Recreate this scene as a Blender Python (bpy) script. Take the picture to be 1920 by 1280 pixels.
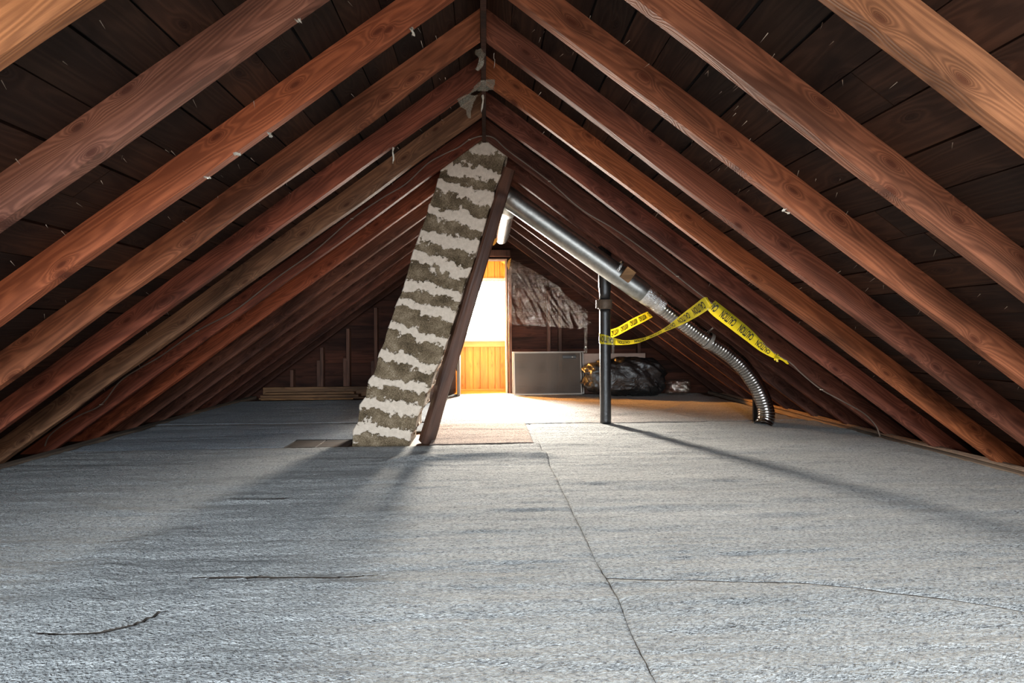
import bpy, bmesh, math, random
from mathutils import Vector, Matrix, noise
random.seed(7)
for o in list(bpy.data.objects): bpy.data.objects.remove(o)
scn = bpy.context.scene
C = scn.collection
# ------------------------------------------------------------------ camera
F, YAW, HY, EYE, ROLL = 1068.0, 0.047, 623.0, 0.70, -0.006
cd = bpy.data.cameras.new('camera'); cam = bpy.data.objects.new('camera', cd); C.objects.link(cam)
cd.sensor_width = 36; cd.lens = F/1920*36; cd.shift_y = -(640-HY)/1920; cd.clip_start = 0.02
CM = (Matrix.Rotation(-YAW, 4, 'Z') @ Matrix.Rotation(math.pi/2, 4, 'X') @ Matrix.Rotation(ROLL, 4, 'Z'))
cam.matrix_world = Matrix.Translation((0, 0, EYE)) @ CM
scn.camera = cam
# ------------------------------------------------------------------ world, lights, exposure
w = bpy.data.worlds.new('sky'); scn.world = w; w.use_nodes = True
w.node_tree.nodes['Background'].inputs[0].default_value = (0.86, 0.93, 1.0, 1)
w.node_tree.nodes['Background'].inputs[1].default_value = 3.0
scn.view_settings.view_transform = 'Standard'; scn.view_settings.look = 'None'
scn.view_settings.exposure = 0.16; scn.view_settings.gamma = 1.0; scn.view_settings.use_curve_mapping = False

def area(name, loc, target, sx, sy, power, col, spread=math.pi):
    l = bpy.data.lights.new(name, 'AREA'); l.shape = 'RECTANGLE'; l.size = sx; l.size_y = sy
    l.energy = power; l.color = col; l.spread = spread
    o = bpy.data.objects.new(name, l); C.objects.link(o); o.location = loc
    o.rotation_euler = (Vector(target)-Vector(loc)).to_track_quat('-Z', 'Y').to_euler()
    return o
# daylight through the far window, and through the two windows of the gable behind the camera
area('daylight_far_window', (-0.02, 7.12, 0.98), (0.95, 4.0, -0.55), 0.40, 0.62, 370, (1.0, 0.92, 0.80), 1.6)
area('daylight_near_left', (-0.95, -1.32, 0.95), (-1.25, 0.75, -0.7), 0.75, 0.95, 100, (0.76, 0.89, 1.0), 1.85)
area('daylight_near_right', (0.95, -1.32, 0.95), (1.25, 0.75, -0.7), 0.75, 0.95, 100, (0.82, 0.92, 1.0), 1.85)
def fill_point(name, loc, power, col, r=0.04):
    l = bpy.data.lights.new(name, 'POINT'); l.energy = power; l.color = col; l.shadow_soft_size = r
    o = bpy.data.objects.new(name, l); C.objects.link(o); o.location = loc; return o
fill_point('rafter_fill_light', (0.0, -0.95, 0.52), 62, (1.0, 0.88, 0.76), 0.12)  # added warm fill behind the camera, brightens the rafters
fill_point('alcove_fill_light', (-0.60, 6.76, 1.10), 42, (1.0, 0.60, 0.22), 0.06)  # added unseen fill that warms the pine panelling
l = bpy.data.lights.new('orange_spill_fill_spot', 'SPOT'); l.energy = 1100; l.color = (1.0, 0.42, 0.08); l.spot_size = 1.15; l.spot_blend = 0.8; l.shadow_soft_size = 0.08  # added hidden spot, stands in for orange pine bounce on the floor
o = bpy.data.objects.new('orange_spill_fill_spot', l); C.objects.link(o); o.location = (-0.62, 6.80, 0.95)
o.rotation_euler = (Vector((1.15, 5.45, 0.0))-o.location).to_track_quat('-Z', 'Y').to_euler()

# ------------------------------------------------------------------ geometry of the place
H, S, RT, RD, SP, Y0 = 1.93, 0.735, 0.045, 0.100, 0.4064, 1.19    # underside apex, slope, rafter thickness/depth, spacing, back face of first
TH = math.atan(S); CO, SI = math.cos(TH), math.sin(TH)
GY = 6.56                                                       # inner face of the far gable boards
def ray(px, py):
    u = px-960; v = -(py-HY)
    return (CM.to_3x3() @ Vector((u, v, -F))).normalized()
def at(px, py, Y):
    d = ray(px, py); t = Y/d.y; return Vector((0, 0, EYE)) + d*t
def flo(px, py, z=0.0):
    d = ray(px, py); t = (z-EYE)/d.z; return Vector((0, 0, EYE)) + d*t
def n3(x, y, z=0.0): return noise.noise(Vector((x, y, z)))
def roof(x): return H - S*abs(x)

# ------------------------------------------------------------------ node helpers
def newmat(name):
    m = bpy.data.materials.new(name); m.use_nodes = True
    nt = m.node_tree; b = nt.nodes['Principled BSDF']; return m, nt, b
def nd(nt, t, **kw):
    n = nt.nodes.new(t)
    for k, v in kw.items(): setattr(n, k, v)
    return n
def mth(nt, op, a, b=None, c=None, clamp=False):
    n = nd(nt, 'ShaderNodeMath', operation=op); n.use_clamp = clamp
    for i, v in enumerate((a, b, c)):
        if v is None: continue
        if isinstance(v, (int, float)): n.inputs[i].default_value = v
        else: nt.links.new(v, n.inputs[i])
    return n.outputs[0]
def mixc(nt, f, a, b, bt='MIX'):
    n = nd(nt, 'ShaderNodeMix', data_type='RGBA', blend_type=bt)
    for i, v in ((0, f), (6, a), (7, b)):
        if isinstance(v, (int, float)): n.inputs[i].default_value = v
        elif isinstance(v, tuple): n.inputs[i].default_value = v if len(v) == 4 else (*v, 1)
        else: nt.links.new(v, n.inputs[i])
    return n.outputs[2]
def noi(nt, vec, scale, detail=3, rough=0.55, dist=0.0):
    n = nd(nt, 'ShaderNodeTexNoise'); n.inputs['Scale'].default_value = scale
    n.inputs['Detail'].default_value = detail; n.inputs['Roughness'].default_value = rough
    n.inputs['Distortion'].default_value = dist
    if vec is not None: nt.links.new(vec, n.inputs['Vector'])
    return n.outputs['Fac']
def mp(nt, vec, sc, loc=(0, 0, 0)):
    n = nd(nt, 'ShaderNodeMapping'); nt.links.new(vec, n.inputs[0])
    n.inputs['Scale'].default_value = sc; n.inputs['Location'].default_value = loc; return n.outputs[0]
def bump(nt, b, h, strength, dist=0.01):
    n = nd(nt, 'ShaderNodeBump'); n.inputs['Strength'].default_value = strength; n.inputs['Distance'].default_value = dist
    nt.links.new(h, n.inputs['Height']); nt.links.new(n.outputs[0], b.inputs['Normal']); return n
def ramp(nt, f, stops, interp='LINEAR'):
    n = nd(nt, 'ShaderNodeValToRGB'); n.color_ramp.interpolation = interp
    e = n.color_ramp.elements
    while len(e) > 1: e.remove(e[-1])
    e[0].position = stops[0][0]; e[0].color = (*stops[0][1], 1)
    for p, c in stops[1:]: k = e.new(p); k.color = (*c, 1)
    nt.links.new(f, n.inputs[0]); return n.outputs[0]
def sr(r, g, b):
    return tuple(((c/255+0.055)/1.055)**2.4 if c > 10 else c/255/12.92 for c in (r, g, b))

def wood(name, color=None, axis=0, knots=1.0, rough=0.6, ringk=20.0, contrast=1.0, tint=False, spec=0.35, mottle=1.0):
    """planed or sawn timber: contour rings, streaks, knots; grain along one axis"""
    m, nt, b = newmat(name)
    tc = nd(nt, 'ShaderNodeTexCoord'); oi = nd(nt, 'ShaderNodeObjectInfo')
    off = nd(nt, 'ShaderNodeVectorMath', operation='MULTIPLY_ADD')
    cmb = nd(nt, 'ShaderNodeCombineXYZ')
    rnd = mth(nt, 'MULTIPLY', oi.outputs['Random'], 37.0)
    if tint:
        at_ = nd(nt, 'ShaderNodeAttribute', attribute_name='tint'); rnd = mth(nt, 'MULTIPLY_ADD', at_.outputs['Fac'], 91.0, rnd)
    for i in range(3): nt.links.new(rnd, cmb.inputs[i])
    add = nd(nt, 'ShaderNodeVectorMath', operation='ADD'); nt.links.new(tc.outputs['Object'], add.inputs[0]); nt.links.new(cmb.outputs[0], add.inputs[1])
    P = add.outputs[0]
    def s(al, ac): v = [ac]*3; v[axis] = al; return tuple(v)
    vo = nd(nt, 'ShaderNodeTexVoronoi'); vo.inputs['Scale'].default_value = 1.0
    vo.voronoi_dimensions = '2D'
    sp = nd(nt, 'ShaderNodeSeparateXYZ'); nt.links.new(P, sp.inputs[0]); cm2 = nd(nt, 'ShaderNodeCombineXYZ')
    nt.links.new(mth(nt, 'MULTIPLY', sp.outputs[axis], 3.2), cm2.inputs[0])
    nt.links.new(mth(nt, 'MULTIPLY', sp.outputs[{0: 2, 1: 0, 2: 0}[axis]], 8.5), cm2.inputs[1])
    nt.links.new(cm2.outputs[0], vo.inputs['Vector'])
    kd = vo.outputs['Distance']
    base = noi(nt, mp(nt, P, s(0.8, 10.0)), 1.0, 2, 0.45)
    kn = mth(nt, 'POWER', 2.718, mth(nt, 'MULTIPLY', kd, -11.0))
    val = mth(nt, 'MULTIPLY_ADD', kn, 0.35*knots, base)
    ring = mth(nt, 'SINE', mth(nt, 'MULTIPLY', val, ringk*math.pi))
    ring = mth(nt, 'MULTIPLY_ADD', ring, 0.5, 0.5)
    st = noi(nt, mp(nt, P, s(2.5, 170.0)), 1.0, 4, 0.7)
    blot = noi(nt, mp(nt, P, s(1.3, 6.0), (5, 5, 5)), 1.0, 4, 0.6)
    g = mth(nt, 'ADD', mth(nt, 'MULTIPLY', ring, 0.45*contrast), mth(nt, 'MULTIPLY', st, 0.75*contrast))
    if color is None: col = oi.outputs['Color']
    else:
        rg = nd(nt, 'ShaderNodeRGB'); rg.outputs[0].default_value = (*color, 1); col = rg.outputs[0]
    if tint:
        col = mixc(nt, mth(nt, 'FRACT', mth(nt, 'MULTIPLY', at_.outputs['Fac'], 7.3)), mixc(nt, 1.0, col, (0.60, 0.60, 0.62), 'MULTIPLY'), mixc(nt, 1.0, col, (1.7, 1.35, 1.2), 'MULTIPLY'))
    lite = mixc(nt, 1.0, col, (1.22, 1.18, 1.12), 'MULTIPLY'); dark = mixc(nt, 1.0, col, (0.60, 0.55, 0.52), 'MULTIPLY')
    c1 = mixc(nt, g, lite, dark)
    bl = ramp(nt, blot, [(0.36, (0.45*mottle+1-mottle,)*3), (0.5, (0.95,)*3), (0.68, (1.3, 1.25, 1.15))])
    c2 = mixc(nt, 1.0, c1, bl, 'MULTIPLY')
    km = ramp(nt, kd, [(0.0, (1, 1, 1)), (0.045, (0.9,)*3), (0.075, (0.35,)*3), (0.16, (0, 0, 0))])
    c3 = mixc(nt, mth(nt, 'MULTIPLY', km, min(1, knots)*0.8), c2, mixc(nt, 1.0, col, (0.22, 0.14, 0.12), 'MULTIPLY'))
    nt.links.new(c3, b.inputs['Base Color'])
    b.inputs['Roughness'].default_value = rough; b.inputs['Specular IOR Level'].default_value = spec
    bump(nt, b, mth(nt, 'ADD', mth(nt, 'MULTIPLY', st, 0.6), mth(nt, 'ADD', mth(nt, 'MULTIPLY', ring, 0.3), mth(nt, 'MULTIPLY', kn, 1.5))), 0.5, 0.004)
    return m
def plain(name, col, rough=0.6, metal=0.0, nscale=0, namp=0.3, bumpk=0.0, spec=0.5):
    m, nt, b = newmat(name)
    b.inputs['Roughness'].default_value = rough; b.inputs['Metallic'].default_value = metal; b.inputs['Specular IOR Level'].default_value = spec
    if nscale:
        tc = nd(nt, 'ShaderNodeTexCoord'); f = noi(nt, tc.outputs['Object'], nscale, 5, 0.65)
        r = ramp(nt, f, [(0.3, tuple(c*(1-namp) for c in col)), (0.7, tuple(min(1, c*(1+namp)) for c in col))])
        nt.links.new(r, b.inputs['Base Color'])
        if bumpk: bump(nt, b, f, bumpk, 0.01)
    else: b.inputs['Base Color'].default_value = (*col, 1)
    return m
M = {}
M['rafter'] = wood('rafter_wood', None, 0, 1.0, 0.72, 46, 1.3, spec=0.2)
M['sheath'] = wood('roof_board_wood', (0.040, 0.022, 0.014), 1, 0.9, 0.7, 30, 1.4, tint=True, spec=0.25)
M['gable'] = wood('gable_board_wood', (0.050, 0.022, 0.015), 0, 0.7, 0.75, 14, 1.0, tint=True, spec=0.2)
M['stud'] = wood('stud_wood', (0.13, 0.062, 0.042), 2, 0.3, 0.7)
M['stud2'] = wood('dull_brown_board', (0.075, 0.05, 0.036), 0, 0.3, 0.8)
M['eave'] = wood('dusty_eave_board', (0.17, 0.13, 0.10), 1, 0.3, 0.85)
M['subfloor'] = wood('floor_board_wood', (0.13, 0.08, 0.05), 1, 0.5, 0.75, tint=True)
M['pine'] = wood('honey_pine', (0.80, 0.45, 0.11), 2, 0.4, 0.4, 26, 0.55, tint=False, mottle=0.3)
M['pine_trim'] = plain('honey_pine_trim', (0.85, 0.52, 0.16), 0.4, 0, 6, 0.1)
M['post'] = wood('post_wood', (0.105, 0.048, 0.030), 0, 0.6, 0.4, 12, 1.2, spec=0.5)
M['door'] = plain('weathered_grey_wood', (0.16, 0.13, 0.10), 0.6, 0, 9, 0.3)
M['white_paint'] = plain('white_paint', (0.8, 0.78, 0.74), 0.5)
M['trimwood'] = plain('pale_casing', (0.75, 0.48, 0.32), 0.6, 0, 8, 0.2)
M['cardboard'] = plain('beige_cardboard', (0.42, 0.30, 0.24), 0.8, 0, 5, 0.15)
M['cable'] = plain('brown_cable', (0.17, 0.12, 0.09), 0.5, 0, 20, 0.2)
M['cable_dusty'] = plain('dusty_tan_cable', (0.16, 0.10, 0.065), 0.75, 0, 20, 0.3)
M['iron'] = plain('black_cast_iron', (0.010, 0.010, 0.011), 0.36, 0.0, 60, 0.5, 0.25, spec=0.7)
M['rust'] = plain('rusty_band', (0.09, 0.06, 0.04), 0.6, 0.2, 40, 0.4, 0.3)
M['galv'] = plain('galvanised_steel', (0.30, 0.30, 0.285), 0.42, 1.0, 28, 0.22, 0.03)
M['alu'] = plain('aluminium_foil_hose', (0.42, 0.40, 0.385), 0.22, 1.0)
M['foil'] = plain('foil_tape', (0.75, 0.74, 0.72), 0.22, 1.0, 70, 0.3, 0.9)
M['brightduct'] = plain('bright_aluminium', (0.82, 0.80, 0.76), 0.25, 1.0, 30, 0.1, 0.1)
M['alu_frame'] = plain('brushed_aluminium_frame', (0.30, 0.27, 0.24), 0.5, 0.5)
M['tapeink'] = plain('black_ink', (0.02, 0.018, 0.01), 0.5)
M['blockwood'] = wood('raw_pine_block', sr(185, 140, 95), 0, 0.5, 0.7)
M['scrapwood'] = wood('tan_scrap_lumber', (0.20, 0.11, 0.055), 0, 0.2, 0.7)
M['deck'] = plain('roof_felt', (0.006, 0.005, 0.005), 0.95)
M['black'] = plain('black_plastic', (0.012, 0.011, 0.011), 0.5)

def m_tape():
    m, nt, b = newmat('yellow_caution_tape')
    tc = nd(nt, 'ShaderNodeTexCoord'); f = noi(nt, tc.outputs['Object'], 30, 3)
    nt.links.new(ramp(nt, f, [(0.3, (0.55, 0.45, 0.015)), (0.7, (0.72, 0.61, 0.035))]), b.inputs['Base Color'])
    b.inputs['Roughness'].default_value = 0.3
    tr = nd(nt, 'ShaderNodeBsdfTranslucent'); tr.inputs[0].default_value = (0.85, 0.62, 0.02, 1)
    mx = nd(nt, 'ShaderNodeMixShader'); mx.inputs[0].default_value = 0.4
    nt.links.new(b.outputs[0], mx.inputs[1]); nt.links.new(tr.outputs[0], mx.inputs[2])
    nt.links.new(mx.outputs[0], nt.nodes['Material Output'].inputs[0]); return m
M['tape'] = m_tape()
def m_plastic(name, transp, tint, rough=0.12, glossy=0.8, metal=0.0):
    m, nt, b = newmat(name)
    tc = nd(nt, 'ShaderNodeTexCoord')
    b.inputs['Base Color'].default_value = (*tint, 1); b.inputs['Roughness'].default_value = rough
    b.inputs['Specular IOR Level'].default_value = glossy
    b.inputs['Metallic'].default_value = metal
    f = noi(nt, mp(nt, tc.outputs['Object'], (16, 16, 9)), 1.0, 5, 0.7, 1.5)
    bump(nt, b, f, 0.5, 0.02)
    t = nd(nt, 'ShaderNodeBsdfTransparent'); mx = nd(nt, 'ShaderNodeMixShader'); mx.inputs[0].default_value = transp
    nt.links.new(b.outputs[0], mx.inputs[1]); nt.links.new(t.outputs[0], mx.inputs[2])
    nt.links.new(mx.outputs[0], nt.nodes['Material Output'].inputs[0]); return m
M['clear'] = m_plastic('clear_plastic_sheet', 0.74, (0.55, 0.47, 0.40), 0.09, 1.0, 0.95)
M['scrap'] = m_plastic('torn_clear_plastic', 0.6, (0.36, 0.32, 0.25), 0.16, 1.0)
M['film'] = m_plastic('dull_plastic_film', 0.5, (0.40, 0.36, 0.28), 0.2, 1.0)
M['shred'] = plain('milky_plastic_shred', (0.62, 0.56, 0.47), 0.35)
M['orange_lit_scrap'] = plain('orange_lit_paper', (0.85, 0.42, 0.06), 0.6)  # orange glow of the doorway painted into the paper colour
def m_bag():
    m, nt, b = newmat('black_bag_plastic'); b.inputs['Base Color'].default_value = (0.006, 0.006, 0.006, 1)
    b.inputs['Roughness'].default_value = 0.45; b.inputs['Specular IOR Level'].default_value = 0.75
    tc = nd(nt, 'ShaderNodeTexCoord'); f = noi(nt, mp(nt, tc.outputs['Object'], (6, 6, 9)), 1.0, 3, 0.55, 1.0)
    bump(nt, b, f, 0.6, 0.03); return m
M['bag'] = m_bag()
def m_mesh():
    m, nt, b = newmat('insect_screen_mesh'); b.inputs['Base Color'].default_value = (0.11, 0.09, 0.075, 1); b.inputs['Roughness'].default_value = 0.7
    tc = nd(nt, 'ShaderNodeTexCoord'); sx = nd(nt, 'ShaderNodeSeparateXYZ'); nt.links.new(tc.outputs['Object'], sx.inputs[0])
    def w_(o): return mth(nt, 'GREATER_THAN', mth(nt, 'FRACT', mth(nt, 'MULTIPLY', o, 380)), 0.34)
    f = mth(nt, 'MULTIPLY', w_(sx.outputs[0]), w_(sx.outputs[2]))
    t = nd(nt, 'ShaderNodeBsdfTransparent'); mx = nd(nt, 'ShaderNodeMixShader')
    nt.links.new(f, mx.inputs[0]); nt.links.new(b.outputs[0], mx.inputs[1]); nt.links.new(t.outputs[0], mx.inputs[2])
    nt.links.new(mx.outputs[0], nt.nodes['Material Output'].inputs[0]); return m
M['mesh'] = m_mesh()
def m_carpet(name, c0, c1):
    m, nt, b = newmat(name); tc = nd(nt, 'ShaderNodeTexCoord'); P = tc.outputs['Object']
    big = noi(nt, mp(nt, P, (1.1, 2.6, 1)), 1.0, 4, 0.6)
    stre = noi(nt, mp(nt, P, (4, 34, 1)), 1.0, 3, 0.6)
    tuft = noi(nt, mp(nt, P, (85, 120, 100)), 1.0, 3, 0.7, 0.6)
    vo = nd(nt, 'ShaderNodeTexVoronoi'); vo.inputs['Scale'].default_value = 1.0; nt.links.new(mp(nt, P, (120, 165, 140)), vo.inputs['Vector'])
    c = ramp(nt, big, [(0.3, c0), (0.7, c1)])
    c = mixc(nt, 1.0, c, ramp(nt, stre, [(0.32, (0.80,)*3), (0.55, (1.0,)*3), (0.75, (1.08,)*3)]), 'MULTIPLY')
    c = mixc(nt, 1.0, c, ramp(nt, tuft, [(0.33, (0.30, 0.31, 0.34)), (0.45, (0.85,)*3), (0.62, (1.28,)*3)]), 'MULTIPLY')  # self-shadow between tufts painted in as dark speckles
    nt.links.new(c, b.inputs['Base Color'])
    b.inputs['Roughness'].default_value = 1.0; b.inputs['Specular IOR Level'].default_value = 0.05
    b.inputs['Sheen Weight'].default_value = 0.25; b.inputs['Sheen Roughness'].default_value = 0.5
    h = mth(nt, 'ADD', mth(nt, 'MULTIPLY', tuft, 1.0), mth(nt, 'MULTIPLY', vo.outputs['Distance'], -0.35))
    bump(nt, b, h, 1.0, 0.018); return m
M['carpet'] = m_carpet('grey_carpet_pile', (0.30, 0.305, 0.30), (0.42, 0.42, 0.41))
M['carpet_b'] = m_carpet('blue_grey_carpet_pile', (0.22, 0.245, 0.28), (0.32, 0.345, 0.37))
M['carpet_t'] = m_carpet('taupe_carpet_pile', (0.28, 0.245, 0.22), (0.38, 0.34, 0.31))
M['edge_shade'] = plain('carpet_edge_shade', (0.035, 0.026, 0.02), 0.9)  # seam shadow painted as a dark tone on the cut carpet edges
M['mat'] = m_carpet('pinkish_beige_pile', (0.33, 0.235, 0.185), (0.43, 0.315, 0.255))
def m_lime():
    m, nt, b = newmat('limed_masonry'); tc = nd(nt, 'ShaderNodeTexCoord'); P = tc.outputs['Object']
    a = nd(nt, 'ShaderNodeAttribute', attribute_name='lime')
    f1 = noi(nt, P, 38, 5, 0.7); f2 = noi(nt, P, 140, 4, 0.7); f3 = noi(nt, P, 9, 4, 0.6)
    v = mth(nt, 'ADD', a.outputs['Fac'], mth(nt, 'MULTIPLY', mth(nt, 'SUBTRACT', f1, 0.5), 1.5))
    v = mth(nt, 'ADD', v, mth(nt, 'MULTIPLY', mth(nt, 'SUBTRACT', f2, 0.5), 0.6))
    msk = ramp(nt, v, [(0.47, (0,)*3), (0.53, (1,)*3)])
    stone = ramp(nt, mth(nt, 'ADD', mth(nt, 'MULTIPLY', f2, 0.5), mth(nt, 'MULTIPLY', f3, 0.5)), [(0.38, (0.050, 0.036, 0.020)), (0.48, (0.145, 0.105, 0.064)), (0.57, (0.26, 0.195, 0.125)), (0.66, (0.48, 0.40, 0.30))])
    lime = ramp(nt, f1, [(0.3, (0.60, 0.49, 0.385)), (0.7, (0.78, 0.66, 0.54))])
    nt.links.new(mixc(nt, msk, stone, lime), b.inputs['Base Color'])
    b.inputs['Roughness'].default_value = 0.95; b.inputs['Specular IOR Level'].default_value = 0.1
    bump(nt, b, mth(nt, 'ADD', mth(nt, 'MULTIPLY', msk, 1.2), mth(nt, 'ADD', f2, f1)), 0.7, 0.006); return m
M['lime'] = m_lime()
def m_glass():
    m, nt, b = newmat('window_glass'); b.inputs['Transmission Weight'].default_value = 1; b.inputs['Roughness'].default_value = 0.0
    b.inputs['IOR'].default_value = 1.45; b.inputs['Base Color'].default_value = (1, 1, 1, 1)
    t = nd(nt, 'ShaderNodeBsdfTransparent'); mx = nd(nt, 'ShaderNodeMixShader'); mx.inputs[0].default_value = 0.9
    nt.links.new(b.outputs[0], mx.inputs[1]); nt.links.new(t.outputs[0], mx.inputs[2])
    nt.links.new(mx.outputs[0], nt.nodes['Material Output'].inputs[0]); return m
M['glass'] = m_glass()

# ------------------------------------------------------------------ mesh helpers
def link(name, bm, mat, parent=None, smooth=False, mats=None):
    me = bpy.data.meshes.new(name); bm.normal_update(); bm.to_mesh(me); bm.free()
    for m in (mats or [mat]): me.materials.append(m)
    if smooth:
        for p in me.polygons: p.use_smooth = True
    o = bpy.data.objects.new(name, me); C.objects.link(o)
    if parent: o.parent = parent
    return o
def empty(name, loc):
    o = bpy.data.objects.new(name, None); o.empty_display_size = 0.05; C.objects.link(o); o.location = loc; return o
def tag(o, label, cat, group=None, kind=None):
    o['label'] = label; o['category'] = cat
    if group: o['group'] = group
    if kind: o['kind'] = kind
    return o
def struct(o): o['kind'] = 'structure'; return o
def box(bm, x0, x1, y0, y1, z0, z1, M4=None, bev=0.0):
    vs = [Vector((x, y, z)) for x in (x0, x1) for y in (y0, y1) for z in (z0, z1)]
    if M4 is not None: vs = [M4 @ v for v in vs]
    v = [bm.verts.new(p) for p in vs]
    fs = [bm.faces.new([v[i] for i in f]) for f in ((0, 1, 3, 2), (4, 6, 7, 5), (0, 4, 5, 1), (2, 3, 7, 6), (0, 2, 6, 4), (1, 5, 7, 3))]
    if bev:
        es = list({e for f in fs for e in f.edges})
        bmesh.ops.bevel(bm, geom=es, offset=bev, segments=1, affect='EDGES')
    return fs
def catmull(pts, n):
    out = []; P = [Vector(p) for p in pts]; P = [P[0]*2-P[1]] + P + [P[-1]*2-P[-2]]
    for i in range(1, len(P)-2):
        for k in range(n):
            t = k/n; a, b, c, d = P[i-1:i+3]
            out.append(0.5*((2*b)+(c-a)*t+(2*a-5*b+4*c-d)*t*t+(3*b-a-3*c+d)*t**3))
    out.append(P[-2]); return out
def sweep(bm, path, rad, seg=16, cap=True):
    """tube along a list of points; rad number or function of (arc length, index)"""
    rings = []; s = 0.0; up = None
    for i, p in enumerate(path):
        t = (path[min(i+1, len(path)-1)]-path[max(i-1, 0)]).normalized()
        if up is None: up = t.orthogonal().normalized()
        up = (up - t*up.dot(t)).normalized(); sd = t.cross(up)
        if i: s += (p-path[i-1]).length
        r = rad(s, i) if callable(rad) else rad
        rings.append([bm.verts.new(p+(up*math.cos(a)+sd*math.sin(a))*r) for a in [2*math.pi*k/seg for k in range(seg)]])
    for a, b in zip(rings, rings[1:]):
        for k in range(seg): bm.faces.new((a[k], a[(k+1) % seg], b[(k+1) % seg], b[k]))
    if cap: bm.faces.new(rings[0][::-1]); bm.faces.new(rings[-1])
    return rings
def recalc(bm): bmesh.ops.recalc_face_normals(bm, faces=bm.faces)

# ================================================================== THE SETTING
YN = -1.3                                         # gable behind the camera
# subfloor boards
bm = bmesh.new(); tl = bm.verts.layers.float.new('tint'); x = -2.85
while x < 2.85:
    f = box(bm, x, min(x+0.135, 2.85), YN, GY+0.1, -0.06, -0.022); r = random.random()
    for q in f:
        for v in q.verts: v[tl] = r
    x += 0.139
box(bm, -2.9, 2.9, YN, GY+0.1, -0.12, -0.062)
struct(link('floor', bm, M['subfloor']))

# sheathing: boards running along the length of the roof, both slopes
bm = bmesh.new(); tl = bm.verts.layers.float.new('tint')
for sg in (-1, 1):
    q = 0.0; L = 2.86/CO
    while q < L:
        wd = random.choice((0.128, 0.14, 0.14, 0.15)); y = YN
        while y < GY+0.35:
            y1 = min(GY+0.35, y+random.uniform(1.3, 3.2)); r = random.random(); dz = random.uniform(0, 0.002)
            vs = []
            for (a, c) in ((q, 0), (q+wd, 0), (q+wd, 0.018), (q, 0.018)):
                px = a*CO + c*SI; pz = H + RD/CO + dz - a*SI + c*CO
                for yy in (y+0.002, y1-0.001): vs.append(bm.verts.new((sg*px, yy, pz)))
            for v in vs: v[tl] = r
            for f in ((0, 1, 3, 2), (2, 3, 5, 4), (4, 5, 7, 6), (6, 7, 1, 0), (0, 2, 4, 6), (1, 7, 5, 3)): bm.faces.new([vs[i] for i in f])
            y = y1
        q += wd + random.choice((0.003, 0.005, 0.009))
recalc(bm)
ceil_o = struct(link('ceiling', bm, M['sheath']))
bm = bmesh.new()
for sg in (-1, 1):
    zz = H + RD/CO + 0.028
    p = [Vector((0, YN-0.1, zz)), Vector((0, GY+1.1, zz)), Vector((sg*3.0, GY+1.1, zz-3.0*S)), Vector((sg*3.0, YN-0.1, zz-3.0*S))]
    lo = [bm.verts.new(v) for v in p]; hi = [bm.verts.new(v+Vector((0, 0, 0.03))) for v in p]
    bm.faces.new(lo); bm.faces.new(hi[::-1])
    for i in range(4): bm.faces.new((lo[i], hi[i], hi[(i+1) % 4], lo[(i+1) % 4]))
recalc(bm); rd = link('roof_deck', bm, M['deck'], ceil_o)
# shingle nails poking through the boards
bm = bmesh.new(); rr = random.Random(3)
for k in range(520):
    sg = rr.choice((-1, 1)); x = rr.uniform(0.15, 2.5); y = rr.uniform(0.75, 3.9)
    z = H + RD/CO - S*x; L = rr.uniform(0.010, 0.030)
    nrm = Vector((-sg*SI, 0, -CO)); d = (nrm + Vector((rr.uniform(-.5, .5), rr.uniform(-.5, .5), rr.uniform(-.2, .2)))).normalized()
    p = Vector((sg*x, y, z)); s_ = d.orthogonal().normalized(); u_ = d.cross(s_); r = 0.0014
    vs = [bm.verts.new(p+s_*r), bm.verts.new(p-s_*r*.5+u_*r), bm.verts.new(p-s_*r*.5-u_*r)]; t = bm.verts.new(p+d*L)
    for i in range(3): bm.faces.new((vs[i], vs[(i+1) % 3], t))
M['nail'] = plain('pale_nail_steel', (0.55, 0.47, 0.38), 0.45, 0.3)
no = link('nail_tips', bm, M['nail'], ceil_o); no['kind'] = 'stuff'

# far gable wall (boards behind studs) with the doorway
DL, DR = at(852, 700, GY).x, at(947.5, 600, GY).x; DT = at(905, 489, GY).z
bm = bmesh.new(); tl = bm.verts.layers.float.new('tint')
z = -0.06
def hexa(bm, x0, x1, x0t, x1t, y0, y1, z0, z1, r):
    vs = [bm.verts.new(c) for c in ((x0, y0, z0), (x1, y0, z0), (x1t, y0, z1), (x0t, y0, z1), (x0, y1, z0), (x1, y1, z0), (x1t, y1, z1), (x0t, y1, z1))]
    for v in vs: v[tl] = r
    for f in ((0, 1, 2, 3), (5, 4, 7, 6), (4, 0, 3, 7), (1, 5, 6, 2), (3, 2, 6, 7), (4, 5, 1, 0)): bm.faces.new([vs[i] for i in f])
TOPZ = H+RD/CO
while z < TOPZ-0.02:
    z1 = min(z+0.142, TOPZ-0.02, DT if z < DT-0.001 else 9); xm0 = (TOPZ-z)/S; xm1 = max(0.02, (TOPZ-z1)/S)
    if z < DT-0.001:
        hexa(bm, -xm0, DL, -xm1, DL, GY, GY+0.025, z, z1-0.004, random.random())
        hexa(bm, DR, xm0, DR, xm1, GY, GY+0.025, z, z1-0.004, random.random())
    else: hexa(bm, -xm0, xm0, -xm1, xm1, GY, GY+0.025, z, z1-0.004, random.random())
    z = z1
for (a, b_) in ((-2.9, DL), (DR, 2.9)): hexa(bm, a, b_, a if a > -2 else -1.2, b_ if b_ < 2 else 1.2, GY+0.027, GY+0.04, -0.1, DT, 0.1)
hexa(bm, -1.2, 1.2, -0.05, 0.05, GY+0.027, GY+0.04, DT, TOPZ, 0.1)
struct(link('wall_back', bm, M['gable']))
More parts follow.
